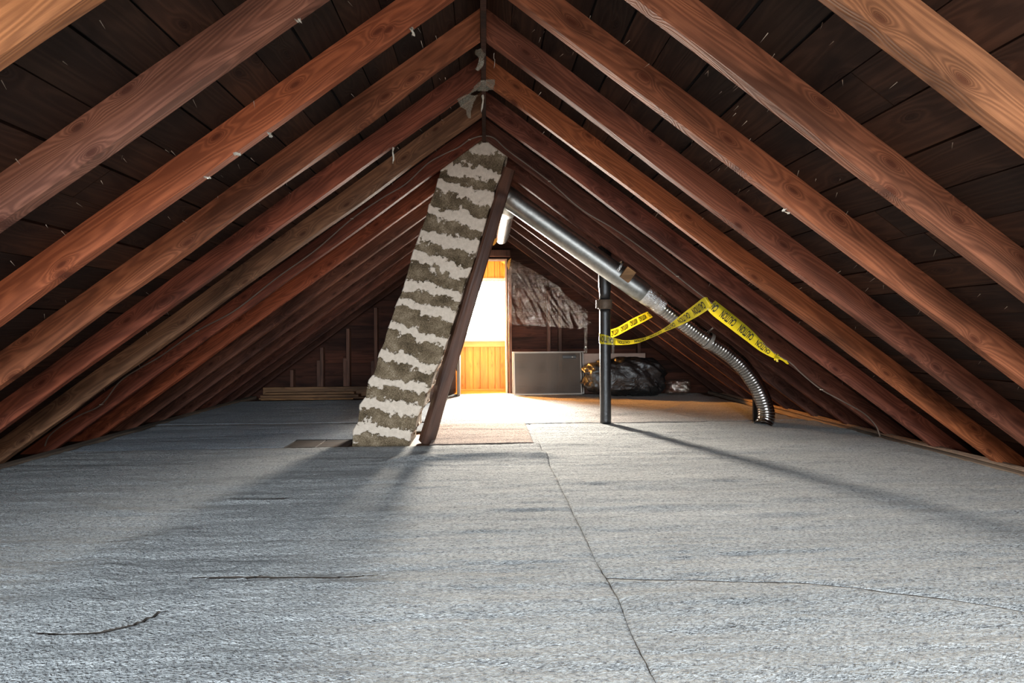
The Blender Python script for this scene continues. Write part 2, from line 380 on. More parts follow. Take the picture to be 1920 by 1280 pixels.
# gable studs
def stud(px, ytop, name='wall_stud', short=False, wpx=None):
    x = at(px, 700, GY-0.045).x; zt = min(roof(x)-0.02 if not short else 9, at(px, ytop, GY-0.045).z)
    bm = bmesh.new(); box(bm, x-0.018, x+0.018, GY-0.085, GY-0.002, -0.02, zt, bev=0.002)
    return link(name, bm, M['stud'])
for px, yt, lab in ((549, 693, 'shortest'), (605, 651, 'second shortest'), (654, 616, 'tall'), (706, 577, 'tallest')):
    tag(stud(px, yt), {'shortest': 'shortest full stud of the far gable, nearest the left eave', 'second shortest': 'second stud from the left eave on the far gable, between two spaces of dark boards', 'tall': 'third stud from the left eave on the far gable', 'tallest': 'tallest stud left of the leaning chimney on the far gable'}[lab], 'stud', 'studs of the far gable left of the door')
for px, yt, lab in ((599, 675, 'stubby stud beside the second stud from the left eave'), (648, 671, 'stubby stud beside the third stud from the left eave'), (700, 676, 'stubby stud right behind the left edge of the chimney')):
    tag(stud(px, yt, short=True), lab, 'stud', 'short studs of the far gable')
for px, yt, lab in ((957, 500, 'dark stud at the right side of the doorway, beside the pale casing'), (1029, 545, 'stud rising behind the window screen under the plastic sheet'), (1050, 560, 'narrow stud right of another one, above the handle of the window screen'), (1197, 640, 'short stud above the right end of the beige panel')):
    tag(stud(px, yt), lab, 'stud', 'studs of the far gable right of the door')

# near gable behind the camera, with two windows
bm = bmesh.new(); tl = bm.verts.layers.float.new('tint')
def wallrect(x0, x1, z0, z1): hexa(bm, x0, x1, x0, x1, YN-0.03, YN, z0, z1, 0.3)
for sg in (-1, 1):
    a, b_ = sorted((sg*0.55, sg*1.35)); 
    wallrect(a, b_, -0.06, 0.35)
    c, d = sorted((sg*1.35, sg*2.8)); hexa(bm, c, d, c if sg > 0 else -1.4, d if sg < 0 else 1.4, YN-0.03, YN, -0.06, 1.05, 0.4)
wallrect(-0.55, 0.55, -0.06, 1.35)
hexa(bm, -1.4, 1.4, -0.05, 0.05, YN-0.03, YN, 1.35, TOPZ, 0.6)
struct(link('wall_front', bm, M['gable']))
for n_, sg in ((2, -1), (3, 1)):
    bm = bmesh.new(); a, b_ = sorted((sg*0.55, sg*1.35))
    for x0, x1, z0, z1 in ((a, a+.04, .35, 1.35), (b_-.04, b_, .35, 1.35), (a, b_, .35, .39), (a, b_, 1.31, 1.35), (a, b_, .83, .86)): box(bm, x0, x1, YN-0.03, YN+0.01, z0, z1)
    struct(link('window_%d' % n_, bm, M['white_paint']))
# ---- panelled room behind the doorway
FY = GY+0.42
wz0, wz1 = at(905, 636, FY).z, at(905, 524, FY).z
WX0, WX1 = DL-0.12, DR+0.10
def planks(bm, x0, x1, z0, z1, y, ww=0.085):
    x = x0
    while x < x1-0.002:
        xe = min(x1, x+ww*random.choice((0.75, 1, 1, 1.15))); box(bm, x+0.004, xe-0.004, y, y+0.012, z0, z1, bev=0.003); x = xe
bm = bmesh.new()
planks(bm, -1.0, 1.0, -0.02, wz0-0.09, FY)
planks(bm, -1.0, 1.0, wz1+0.02, 1.75, FY)
planks(bm, -1.0, WX0, wz0-0.09, wz1+0.02, FY); planks(bm, WX1, 1.0, wz0-0.09, wz1+0.02, FY)
box(bm, -1.0, 1.0, FY+0.013, FY+0.03, -0.1, wz0-0.02); box(bm, -1.0, 1.0, FY+0.013, FY+0.03, wz1+0.02, 2.0)
box(bm, -1.0, WX0, FY+0.013, FY+0.03, -0.1, 2.0); box(bm, WX1, 1.0, FY+0.013, FY+0.03, -0.1, 2.0)
for sx in (-1.0, 0.985): box(bm, sx, sx+0.015, GY+0.03, FY+0.03, -0.1, 1.9)
struct(link('wall_alcove', bm, M['pine']))
bm = bmesh.new()   # sloping pine ceiling of the alcove
za = H - 0.22
for sg in (-1, 1):
    p = [Vector((0, GY+0.045, za)), Vector((0, FY+0.03, za)), Vector((sg*1.0, FY+0.03, za-S)), Vector((sg*1.0, GY+0.045, za-S))]
    lo = [bm.verts.new(v) for v in p]; hi = [bm.verts.new(v+Vector((0, 0, 0.015))) for v in p]
    bm.faces.new(lo); bm.faces.new(hi[::-1])
    for i in range(4): bm.faces.new((lo[i], hi[i], hi[(i+1) % 4], lo[(i+1) % 4]))
recalc(bm); struct(link('ceiling_alcove', bm, M['pine']))
bm = bmesh.new(); box(bm, -1.0, 1.0, GY+0.03, FY+0.03, -0.06, -0.005); struct(link('floor_alcove', bm, M['pine']))
bm = bmesh.new()
box(bm, -0.98, 0.98, FY-0.02, FY-0.001, at(905, 650, FY).z, wz0-0.028, bev=0.003)      # apron board
box(bm, -0.98, 0.98, FY-0.018, FY-0.001, -0.005, at(905, 729, FY).z, bev=0.003)        # base board
struct(link('trim_1', bm, M['pine_trim']))
bm = bmesh.new()
box(bm, WX0-0.03, WX1+0.03, FY-0.035, FY+0.03, wz0-0.027, wz0, bev=0.004)            # sill
box(bm, WX0-0.03, WX1+0.03, FY-0.015, FY+0.03, wz1, wz1+0.02, bev=0.002)
for x in (WX0, WX1-0.03): box(bm, x, x+0.03, FY-0.005, FY+0.03, wz0, wz1)
wn = struct(link('window_1', bm, M['white_paint']))
bm = bmesh.new(); box(bm, WX0+0.03, WX1-0.03, FY+0.012, FY+0.015, wz0, wz1); link('pane', bm, M['glass'], wn)
bm = bmesh.new(); n = 60   # lace edging across the window head
for i in range(n):
    x0 = WX0 + (WX1-WX0)*i/n; x1 = WX0+(WX1-WX0)*(i+1)/n; d0 = 0.012*abs(math.sin(i*0.9)); 
    vs = [bm.verts.new(c) for c in ((x0, FY-0.008-0.004*math.sin(i), wz1+0.012), (x1, FY-0.008-0.004*math.sin(i+1), wz1+0.012), (x1, FY-0.008, wz1-0.012-0.012*abs(math.sin((i+1)*.9))), (x0, FY-0.008, wz1-0.012-d0))]
    bm.faces.new(vs)
tag(link('lace_valance', bm, M['white_paint']), 'scalloped white lace edging across the head of the bright window', 'curtain')
# door casing
bm = bmesh.new(); cw = 0.022
box(bm, DR, DR+cw, GY-0.02, GY+0.03, -0.02, DT+cw, bev=0.002); box(bm, DL-cw, DL, GY-0.02, GY+0.03, -0.02, DT+cw, bev=0.002)
box(bm, DL, DR, GY-0.02, GY+0.03, DT, DT+cw, bev=0.002)
struct(link('trim_2', bm, M['trimwood']))
bm = bmesh.new(); box(bm, DL-0.3, DR+0.06, GY-0.06, GY-0.002, DT+0.045, DT+0.12, bev=0.003)
tag(link('header_beam', bm, M['stud']), 'dark horizontal header board over the doorway', 'beam')
# door leaf, folded open towards the attic
xd = at(859.5, 700, 6.3).x
dr = empty('door_2', (xd, 6.28, 0)); struct(dr)
bm = bmesh.new(); box(bm, -0.016, 0.016, 0.0, 0.235, 0.0, DT-0.03, bev=0.003); link('door_leaf', bm, M['door'], dr)
bm = bmesh.new(); pA, pB = flo(853, 738), flo(800, 756); d = (pB-pA); an = math.atan2(d.y, d.x)
box(bm, 0, d.length, -0.014, 0.014, 0.012, DT-0.03, Matrix.Translation(pA-Vector((xd, 6.28, 0))) @ Matrix.Rotation(an, 4, 'Z'), 0.003); link('door_leaf', bm, M['gable'], dr)
bm = bmesh.new(); kz = at(868, 624, 6.33).z
for yy in (0,): sweep(bm, [Vector((0.016, .05, kz)), Vector((0.03, .05, kz)), Vector((0.036, .05, kz)), Vector((0.05, .05, kz)), Vector((0.056, .05, kz))], lambda s, i: (0.008, 0.007, 0.014, 0.015, 0.008)[i], 12)
link('door_knob', bm, M['iron'], dr, smooth=True)
bm = bmesh.new()
for zz in (at(855, 690, 6.5).z, 1.25): box(bm, -0.035, -0.016, 0.21, 0.25, zz-0.03, zz+0.03)
link('hinge', bm, M['iron'], dr)
# ================================================================== RIDGE, RAFTERS
bm = bmesh.new(); box(bm, -0.011, 0.011, 0.3, GY-0.0, H-0.012, H+RD/CO-0.004)
rb = link('ridge_board', bm, M['rafter']); rb.color = (0.055, 0.022, 0.014, 1)
tag(rb, 'thin dark ridge board running along the peak of the roof', 'ridge board')
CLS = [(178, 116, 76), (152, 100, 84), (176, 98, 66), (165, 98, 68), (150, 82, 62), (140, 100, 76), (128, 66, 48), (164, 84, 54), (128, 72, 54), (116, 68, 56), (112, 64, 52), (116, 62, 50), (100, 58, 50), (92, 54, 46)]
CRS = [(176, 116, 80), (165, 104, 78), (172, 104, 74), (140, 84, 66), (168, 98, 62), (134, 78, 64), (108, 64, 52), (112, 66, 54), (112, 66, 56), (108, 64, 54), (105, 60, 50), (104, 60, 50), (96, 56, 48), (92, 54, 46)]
ORD = ['first', 'second', 'third', 'fourth', 'fifth', 'sixth', 'seventh', 'eighth', 'ninth', 'tenth', 'eleventh', 'twelfth', 'thirteenth', 'last']
LOOKL = ['golden orange rafter at the top left corner', 'broad mauve-brown rafter with a grey smear', 'orange-brown rafter with dark knots', 'red-brown rafter with a pale golden lower edge', 'plain red rafter', 'grey-brown weathered rafter with large swirling grain', 'dark red rafter carrying a brown cable', 'bright orange-red rafter', 'brown rafter', 'dark brown rafter', 'dull red-brown rafter', 'shadowy red-brown rafter', 'dark rafter', 'rafter against the far gable']
LOOKR = ['broad tan rafter at the top right corner', 'brown rafter with wavy open grain', 'orange-brown rafter with plastic bits along its edge', 'dark reddish rafter with small pale knots', 'orange-tinted slim rafter', 'mauve-brown rafter', 'dark rafter carrying a thin cable', 'dark rafter above the metal duct', 'dark rafter behind the duct', 'dark rafter where the rear strip of yellow tape ends', 'dim rafter with a bright lower edge', 'dim brown rafter', 'very dark rafter', 'rafter against the far gable']
def rafter(i, sg):
    yb = Y0 + SP*i; R = random.Random(i*7+sg); ph = R.uniform(0, 100)
    L = (roof(0)+0.02)/SI; n = 70; bm = bmesh.new(); rings = []; ch = 0.004
    sec = [(-RT/2+ch, 0), (RT/2-ch, 0), (RT/2, ch), (RT/2, RD*0.35), (RT/2, RD*0.7), (RT/2, RD), (-RT/2, RD), (-RT/2, RD*0.7), (-RT/2, RD*0.35), (-RT/2, ch)]
    rough = 2.2 if (i == 5 and sg < 0) or (i in (4, 5) and sg > 0) or i == 3 else 1.0
    for k in range(n+1):
        s = L*k/n; ring = []
        for (a, h) in sec:
            X = s
            w1 = n3(s*2.3+ph, a*20, h*15)*0.0028*rough; w2 = n3(s*1.5, ph+h*4, 3)*0.004*rough
            hh = h + (w2+w1 if h < RD*0.5 else 0)
            if k == n: X = L + h*CO/SI                       # level cut on the floor
            if k == 0: X = 0.013/CO - h*math.tan(TH)      # plumb cut against the ridge
            ring.append(bm.verts.new((X, a+w1+n3(s*3, h*25+ph, a*30)*0.0015*rough, hh)))
        rings.append(ring)
    m = len(sec)
    for a, b_ in zip(rings, rings[1:]):
        for k in range(m): bm.faces.new((a[k], a[(k+1) % m], b_[(k+1) % m], b_[k]))
    bm.faces.new(rings[0][::-1]); bm.faces.new(rings[-1]); recalc(bm)
    o = link('rafter', bm, M['rafter'])
    # local X down the slope, Y depth, Z up through the rafter
    ex = Vector((sg*CO, 0, -SI)); ez = Vector((sg*SI, 0, CO)); ey = ez.cross(ex)
    mt = Matrix((ex, ey, ez)).transposed().to_4x4(); mt.translation = Vector((0, yb-RT/2, H)); o.matrix_world = mt
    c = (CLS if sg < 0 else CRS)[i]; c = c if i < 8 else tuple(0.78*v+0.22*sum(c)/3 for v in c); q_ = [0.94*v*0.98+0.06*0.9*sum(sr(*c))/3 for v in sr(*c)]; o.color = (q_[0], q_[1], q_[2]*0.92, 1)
    side = 'left' if sg < 0 else 'right'
    tag(o, '%s, %s from camera, %s slope' % ((LOOKL if sg < 0 else LOOKR)[i], ORD[i], side), 'rafter', 'rafters of the %s slope' % side)
    return o
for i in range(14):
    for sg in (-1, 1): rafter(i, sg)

# eave planks and eave wall boards
for sg, lab in ((-1, 'dusty brown plank along the left eave beside the carpet edge'), (1, 'dusty brown plank along the right eave under the cables')):
    bm = bmesh.new(); a = 2.545 if sg < 0 else 2.56
    n = 40; rings = []
    for k in range(n+1):
        y = 0.3 + (GY-0.4)*k/n; wv = 0.006*n3(y*1.2, sg*9)
        rings.append([bm.verts.new((sg*(q+wv), y, z+wv*0.5)) for q, z in ((a, -0.02), (a, 0.008), (2.60, 0.012), (2.60, -0.02))])
    for p, q in zip(rings, rings[1:]):
        for k in range(4): bm.faces.new((p[k], p[(k+1) % 4], q[(k+1) % 4], q[k]))
    bm.faces.new(rings[0]); bm.faces.new(rings[-1]); recalc(bm)
    tag(link('eave_plank', bm, M['eave']), lab, 'plank')

# ================================================================== CARPET
WR = []   # wrinkles: (points, height, half width)
def wr(pts, h, wd): WR.append(([flo(*p) for p in pts], h, wd))
wr([(760, 864), (900, 854), (1010, 854)], 0.036, 0.05)
wr([(430, 940), (540, 937)], 0.008, 0.02)
wr([(1640, 832), (1560, 838), (1700, 850), (1760, 862)], 0.008, 0.03)
wr([(1480, 905), (1640, 915), (1780, 910)], 0.007, 0.05)
wr([(150, 1130), (250, 1020), (330, 1000)], 0.010, 0.05)
wr([(150, 950), (270, 965)], 0.006, 0.03)
wr([(1155, 815), (1220, 812), (1290, 818)], 0.008, 0.03)
wr([(200, 900), (400, 905), (560, 900)], 0.006, 0.04)
wr([(1050, 770), (1140, 778), (1250, 768), (1300, 752)], 0.010, 0.03)
wr([(1150, 738), (1230, 770), (1330, 790)], 0.007, 0.02)
wr([(1000, 745), (1090, 760)], 0.006, 0.03)
wr([(820, 805), (990, 806)], 0.007, 0.02)
wr([(1030, 900), (1190, 905), (1290, 899)], 0.006, 0.04)
def segd(p, a, b_):
    d = b_-a; t = max(0, min(1, (p-a).dot(d)/max(1e-9, d.dot(d)))); q = a+d*t
    return (p-q).length, (p-q).y
WRB = []
for pts, h, wd in WR:
    xs = [p.x for p in pts]; ys = [p.y for p in pts]; WRB.append((min(xs)-.2, max(xs)+.2, min(ys)-.2, max(ys)+.2))
def carpet_h(x, y):
    h = n3(x*0.8, y*5.0)*0.0065 + n3(x*2.2+9, y*14)*0.0042 + n3(x*5, y*34, 4)*0.0024 + n3(x*40, y*55, 8)*0.0014
    p = Vector((x, y, 0))
    for (pts, hh, wd), bb in zip(WR, WRB):
        if not (bb[0] < x < bb[1] and bb[2] < y < bb[3]): continue
        best = (9, 0)
        for a, b_ in zip(pts, pts[1:]):
            dd = segd(p, a, b_)
            if dd[0] < best[0]: best = dd
        h += hh*0.8*math.exp(-(best[0]/(wd*(1.0 if best[1] > 0 else 1.9)))**2)
    return h
CUTS = [[flo(*p) for p in q] for q in ([(62, 1189), (120, 1192), (185, 1188), (250, 1174), (305, 1148)], [(362, 1085), (500, 1084), (620, 1086), (725, 1077)], [(440, 939), (535, 937)])]
SEAM = [flo(*p) for p in ((1000, 1083), (1115, 1083), (1300, 1086), (1480, 1092), (1560, 1099), (1660, 1112), (1760, 1121), (1920, 1144), (2060, 1170))]
def yint(pts, x):
    for a, b_ in zip(pts, pts[1:]):
        if a.x <= x <= b_.x: return a.y + (b_.y-a.y)*(x-a.x)/(b_.x-a.x)
    return None
def cutside(x, y):
    for c in CUTS:
        yc_ = yint(c, x)
        if yc_ is not None and abs(y-yc_) < 0.05:
            yc_ += 0.003*n3(x*14, 2); t = min(x-c[0].x, c[-1].x-x); g = min(1, t/0.10)*0.0046
            return yc_, g, (1 if y > yc_ else -1)
    return None
def carpet(name, x0, x1, y0, y1, mat, lift, label, step=0.014, hole=None, f0=None, f1=None, g0=None, g1=None, thick=0.012):
    """sheet between edges; f0,f1: y edges as functions of x, g0,g1: x edges as functions of y"""
    nx = max(2, int((x1-x0)/step)); bm = bmesh.new(); grid = []; vs_ = [0.0]; yy = y0; side = {}
    while yy < y1:
        yy += 0.05 if yy < 0.9 else (0.0055 if yy < 2.0 else step); vs_.append(min(1.0, (yy-y0)/(y1-y0)))
    ny = len(vs_)-1
    for j in range(ny+1):
        row = []
        for i in range(nx+1):
            u, v = i/nx, vs_[j]; xx = x0+(x1-x0)*u; yy = y0+(y1-y0)*v
            a = f0(xx) if f0 else 0; b_ = f1(xx) if f1 else 0; c = g0(yy) if g0 else 0; d = g1(yy) if g1 else 0
            px = xx + c*(1-u) + d*u; py = yy + a*(1-v) + b_*v
            px += n3(py*9, x0)*0.0015*(abs(u-.5) > .499); py += n3(px*9, y0)*0.002*(abs(v-.5) > .499)
            e = min(u*(x1-x0), (1-u)*(x1-x0), v*(y1-y0), (1-v)*(y1-y0)); ro = -0.004*math.exp(-e/0.012)
            cs_ = cutside(px, py); sd = 0
            if cs_ and py < 3:
                sd = cs_[2]
                if abs(py-cs_[0]) < 0.0066: py = cs_[0]+sd*cs_[1]
            vv = bm.verts.new((px, py, lift + carpet_h(px, py)+ro)); row.append(vv); side[vv] = sd
        grid.append(row)
    for j in range(ny):
        for i in range(nx):
            q = (grid[j][i], grid[j][i+1], grid[j+1][i+1], grid[j+1][i])
            if hole and any(a < (q[0].co.x+q[2].co.x)/2 < b_ and c < (q[0].co.y+q[2].co.y)/2 < d for a, b_, c, d in hole): continue
            if len({side[v] for v in q}) > 1 and {side[v] for v in q} >= {1, -1}: continue
            bm.faces.new(q)
    be = [e for e in bm.edges if e.is_boundary]
    r = bmesh.ops.extrude_edge_only(bm, edges=be)
    for v in [g for g in r['geom'] if isinstance(g, bmesh.types.BMVert)]: v.co.z -= thick
    for f in [g for g in r['geom'] if isinstance(g, bmesh.types.BMFace)]: f.material_index = 1
    lv = [v for v in bm.verts if not v.link_faces]
    bmesh.ops.delete(bm, geom=lv, context='VERTS')
    return tag(link(name, bm, mat, smooth=True, mats=[mat, M['edge_shade']]), label, 'carpet', None)
XS = 0.335; XL, XR = -2.535, 2.575
el = lambda y: 0.012*n3(y*2.1, 3) ; er = lambda y: 0.03*n3(y*1.3, 7)+0.01*n3(y*5, 1)
sx = lambda y: 0.010*n3(y*3.0, 5)
yA = flo(360, 1086).y; yR = lambda x: (yint(SEAM, x) or SEAM[-1].y) - 1.6 + 0.004*n3(x*7, 1)
chL, chR = at(655, 838, 3.6).x, at(815, 838, 3.6).x
carpet('carpet', XL, XS, -1.2, 3.56, M['carpet'], 0.003, 'large grey carpet piece in front of the chimney, left of the lengthwise seam', 0.0105, g0=el, g1=sx)
carpet('carpet', XS+0.002, XR, -1.2, 1.5945, M['carpet'], 0.003, 'grey carpet piece nearest the camera, right of the lengthwise seam', 0.010, g0=sx, g1=er, f1=yR)
carpet('carpet', XS+0.003, XR, 1.603, 4.345, M['carpet'], 0.002, 'grey carpet piece right of the chimney, around the foot of the foil hose', 0.014, g0=sx, g1=er, f0=yR)
pb = flo(575, 838, -0.02); pc = flo(612, 820, -0.02)
carpet('carpet', XL, -0.30, 3.575, 4.50, M['carpet_b'], -0.002, 'blue-grey carpet piece left of the chimney', 0.016, g0=el, hole=[(chL-0.40, 9, 0, 3.83), (chL-0.02, 9, 0, 4.12)])
carpet('carpet', XL, -0.45, 4.49, 6.02, M['carpet_b'], 0.006, 'blue-grey carpet piece reaching the lumber at the far left', 0.018, g0=el)
carpet('carpet', -0.46, 0.62, 4.34, 6.52, M['carpet'], 0.004, 'brightly lit pale carpet piece in front of the doorway', 0.016, hole=None)
carpet('carpet', -0.27, XS+0.01, 3.575, 4.36, M['carpet'], -0.002, 'pale carpet piece under the beige mat beside the post', 0.014)
carpet('carpet', 0.60, 2.50, 4.35, 6.36, M['carpet_t'], 0.003, 'taupe carpet piece around the standing pipe, before the black bag', 0.018, g1=lambda y: -0.04*(y-4.3)+0.04*n3(y*2, 7))
# beige mat
p = [flo(812, 829), flo(1000, 829), flo(984, 793), flo(822, 793)]
x0, x1 = (p[0].x+p[3].x)/2, (p[1].x+p[2].x)/2
carpet('floor_mat', x0, x1, 3.572, p[2].y, M['mat'], 0.008, 'small pinkish-beige mat lying right of the wooden post', 0.010, thick=0.012)['category'] = 'mat'

# ================================================================== CHIMNEY
LE = [(838, 660), (806, 663), (792, 671), (759, 675), (744, 686), (732, 687), (712, 692), (701, 701), (689, 705), (663, 711), (641, 721), (624, 725), (599, 734), (566, 745), (540, 757), (513, 764), (485, 771), (466, 777), (439, 788), (420, 794), (399, 801), (384, 805), (354, 817), (318, 827), (280, 838), (200, 860), (120, 882), (60, 899)]
RE = [(838, 767), (814, 769), (806, 778), (783, 780), (770, 787), (763, 794), (740, 797), (728, 805), (695, 814), (676, 825), (652, 833), (622, 844), (602, 849), (568, 861), (527, 872), (496, 886), (460, 896), (435, 904), (409, 911), (373, 924), (348, 928), (327, 938), (298, 946), (260, 957), (180, 980), (100, 1004), (40, 1022)]
def interp(T, y):
    for (y0, a), (y1, b_) in zip(T, T[1:]):
        if y1 <= y <= y0: return a + (b_-a)*(y0-y)/(y0-y1)
    return T[-1][1]
BANDS = [(814, 790, 822, 809), (764, 745, 777, 762), (716, 702, 737, 726), (672, 650, 696, 683), (617, 602, 652, 630), (573, 558, 606, 582), (543, 518, 565, 550), (491, 467, 522, 505), (452, 430, 476, 452), (399, 384, 438, 408), (357, 335, 386, 362), (318, 303, 345, 322), (276, 256, 292, 272)]
keys = [(0.0, 838, 838)]
for k, (a, b_, c, d) in enumerate(BANDS): keys += [(2*k+1.0, a, c), (2*k+2.0, b_, d)]
keys += [(27.0, 215, 230), (28.0, 150, 165), (29.0, 80, 95)]
CY0, CY1 = 3.665, 4.02
def keyat(s):
    for (s0, a, c), (s1, b_, d) in zip(keys, keys[1:]):
        if s0 <= s <= s1: t = (s-s0)/(s1-s0); return a+(b_-a)*t, c+(d-c)*t
    return keys[-1][1:]
bm = bmesh.new(); ll = bm.verts.layers.float.new('lime'); rows = []
NF, NS, NB, NR = 84, 44, 8, 560
for r in range(NR+1):
    s = 29.0*r/NR; yl, yr_ = keyat(s); A = at(interp(LE, yl), yl, CY0); B = at(interp(RE, yr_), yr_, CY0)
    ring = []
    pr = []
    for i in range(NF): pr.append((i/NF, 0.0, 0))
    for i in range(NS): pr.append((1.0, i/NS, 1))
    for i in range(NB): pr.append((1-i/NB, 1.0, 2))
    for i in range(NS): pr.append((0.0, 1-i/NS, 3))
    for (u, v, sd) in pr:
        P = A.lerp(B, u); P.y = CY0 + (CY1-CY0)*v
        q = noise.noise(P*9)*0.85 + noise.noise(P*26)*0.65 + noise.noise(P*60)*0.35
        ss = s + q*0.52
        k = ss % 2.0; dist = min(abs(k-1), abs(2-k), abs(k)) * (1 if k > 1 else -1)     # >0 inside a lime band
        lime = max(0.0, min(1.0, 0.5 + dist*1.6)) if s > 0.3 else 0
        if s > 27.2: lime = 0.2
        bul = 0.005*(lime > 0.5) + 0.004*noise.noise(P*14)
        nv = {0: Vector((0, -1, 0)), 1: Vector((1, 0, 0)), 2: Vector((0, 1, 0)), 3: Vector((-1, 0, 0))}[sd]
        vtx = bm.verts.new(P + nv*bul); vtx[ll] = lime; ring.append(vtx)
    rows.append(ring)
m = len(rows[0])
for a, b_ in zip(rows, rows[1:]):
    for k in range(m): bm.faces.new((a[k], a[(k+1) % m], b_[(k+1) % m], b_[k]))
bm.faces.new(rows[0]); bm.faces.new(rows[-1][::-1]); recalc(bm)
chim = link('chimney', bm, M['lime'], smooth=True)
tag(chim, 'leaning stepped masonry chimney with ragged pale lime bands over brown stone', 'chimney')
chim.location.z -= 0.0
# leaning post
def beam(name, a, b_, w_, d_, mat, bulge=0.004, ph=0.0):
    L = (b_-a).length; n = 50; bm = bmesh.new(); ch = 0.012; rings = []
    sec = [(-w_/2+ch, -d_/2), (w_/2-ch, -d_/2), (w_/2, -d_/2+ch), (w_/2, d_/2-ch), (w_/2-ch, d_/2), (-w_/2+ch, d_/2), (-w_/2, d_/2-ch), (-w_/2, -d_/2+ch)]
    for k in range(n+1):
        s = L*k/n; rings.append([bm.verts.new((s, p+n3(s*4+ph, p*30, q*9)*bulge, q+n3(s*4, q*20+5, ph)*bulge)) for p, q in sec])
    for p, q in zip(rings, rings[1:]):
        for k in range(8): bm.faces.new((p[k], p[(k+1) % 8], q[(k+1) % 8], q[k]))
    bm.faces.new(rings[0][::-1]); bm.faces.new(rings[-1]); recalc(bm)
    o = link(name, bm, mat); ex = (b_-a).normalized(); ez = Vector((0, 1, 0)); ey = ez.cross(ex).normalized(); ez = ex.cross(ey)
    mt = Matrix((ex, ey, ez)).transposed().to_4x4(); mt.translation = a
    return o, mt
pa, pb_ = at(799, 832, 3.76), at(952, 318, 3.76)
pa.z = -0.02
o, mt = beam('leaning_post', pa, pb_, 0.086, 0.085, M['post']); o.matrix_world = mt @ Matrix.Rotation(0.35, 4, 'X')
tag(o, 'dark rough wooden post leaning along the right side of the chimney', 'post')
# floorboards showing left of the chimney
bm = bmesh.new(); tl = bm.verts.layers.float.new('tint')
for k in range(2):
    xx = chL-0.39+k*0.19; vs = box(bm, xx+0.003, xx+0.185, 3.585, 3.82, -0.021, -0.004, bev=0.002)
tag(link('floor_planks', bm, M['stud2']), 'two short brown boards let into the floor left of the chimney foot', 'board')

# ================================================================== DUCTS
du = empty('metal_duct', (0, 0, 0)); tag(du, 'round galvanised steel duct slanting down under the right rafters', 'duct')
A, B = at(958, 374, 4.11), at(1212, 553, 4.11); ax = (B-A).normalized()
bm = bmesh.new(); n = 60
def drad(s, i):
    L = (B-A).length; r = 0.0765
    if s > L-0.055: r = 0.0765 - 0.008*((s-(L-0.055))/0.055)
    return r + 0.0012*(abs((s % 0.62)-0.31) > 0.306)
sweep(bm, [A.lerp(B, k/n) for k in range(n+1)], drad, 40, cap=False)
link('duct_pipe', bm, M['galv'], du, smooth=True)
bm = bmesh.new()   # elbow turning towards the far gable, then the run along the ridge
E1 = Vector((0.165, 5.55, 1.625))
c0 = A - ax*0.02; path = catmull([A+ax*0.03, A, c0-ax*0.035+Vector((0, 0.012, 0)), Vector((0.165, A.y+0.10, 1.645)), Vector((0.165, A.y+0.22, 1.635))], 8)
sweep(bm, path, 0.0785, 36, cap=False); link('duct_elbow', bm, M['galv'], du, smooth=True)
bm = bmesh.new(); P0 = Vector((0.165, A.y+0.17, 1.636)); n = 90
def rr_(s, i): return 0.066 + (0.0025 if (s % 0.30) < 0.018 else 0) - (0.002*((s/1.3)))
rg = sweep(bm, [P0.lerp(E1, k/n) for k in range(n+1)], rr_, 36, cap=True)
link('ridge_duct', bm, M['brightduct'], du, smooth=True)
bm = bmesh.new()   # crimped reducer
q0 = B - ax*0.02
pts = [q0+ax*t for t in (0, .02, .04, .06, .075, .09, .12, .15)]
sweep(bm, pts, lambda s, i: (0.071, 0.073, 0.070, 0.069, 0.062, 0.058, 0.058, 0.057)[i], 36, cap=False)
link('reducer', bm, M['foil'], du, smooth=True)
# hanger strap and wood block
bm = bmesh.new(); cst = at(1156, 506, 4.11)
pth = []
ringp = [cst + (ax.orthogonal().normalized()*math.cos(a)+ax.cross(ax.orthogonal().normalized())*math.sin(a))*0.079 for a in [2*math.pi*k/40 for k in range(41)]]
for k in range(40):
    a, b_ = ringp[k], ringp[k+1]; vs = [bm.verts.new(v) for v in (a-ax*.009, b_-ax*.009, b_+ax*.009, a+ax*.009)]; bm.faces.new(vs)
link('strap', bm, M['foil'], du)
bm = bmesh.new(); c = at(1177, 515, 4.005); mt = Matrix.Translation(c) @ Matrix.Rotation(TH, 4, 'Y')
box(bm, -0.038, 0.038, -0.018, 0.018, -0.042, 0.045, mt, 0.002)
tag(link('wood_block', bm, M['blockwood']), 'small pale pine block against the duct, below the rafter', 'wood block')

# flexible foil hose
hose = empty('flexible_hose', (0, 0, 0)); tag(hose, 'shiny corrugated foil hose curving down from the duct to the carpet', 'hose')
hp = [q0+ax*0.10, at(1246, 579, 4.12), at(1290, 611, 4.14), at(1326, 637, 4.15), at(1362, 660, 4.16), at(1394, 689, 4.17), at(1419, 724, 4.18), at(1433, 757, 4.18), at(1437, 780, 4.17), at(1432, 800, 4.15)]
hp[-1].z = -0.005
path = catmull(hp, 72)
bm = bmesh.new()
sweep(bm, path, lambda s, i: 0.0578 + 0.0026*abs(math.sin(math.pi*s/0.0225))**0.6 + 0.0012*math.sin(s*41) + (0.01*max(0, 1-(len(path)-1-i)/30)), 36, cap=False)
link('hose_tube', bm, M['alu'], hose, smooth=True)
bm = bmesh.new(); sweep(bm, path[:58], lambda s, i: 0.0625 + 0.002*n3(s*90, 1), 30, cap=False); link('foil_tape_wrap', bm, M['foil'], hose, smooth=True)
bm = bmesh.new(); k = 72*3+4; c = path[k]; tdir = (path[k+3]-path[k-3]).normalized()
sweep(bm, [c-tdir*0.014, c+tdir*0.014], 0.0645, 30, cap=False)
hgr = Vector((c.x+0.03, Y0+7*SP+0.004, roof(c.x)+0.02)); 
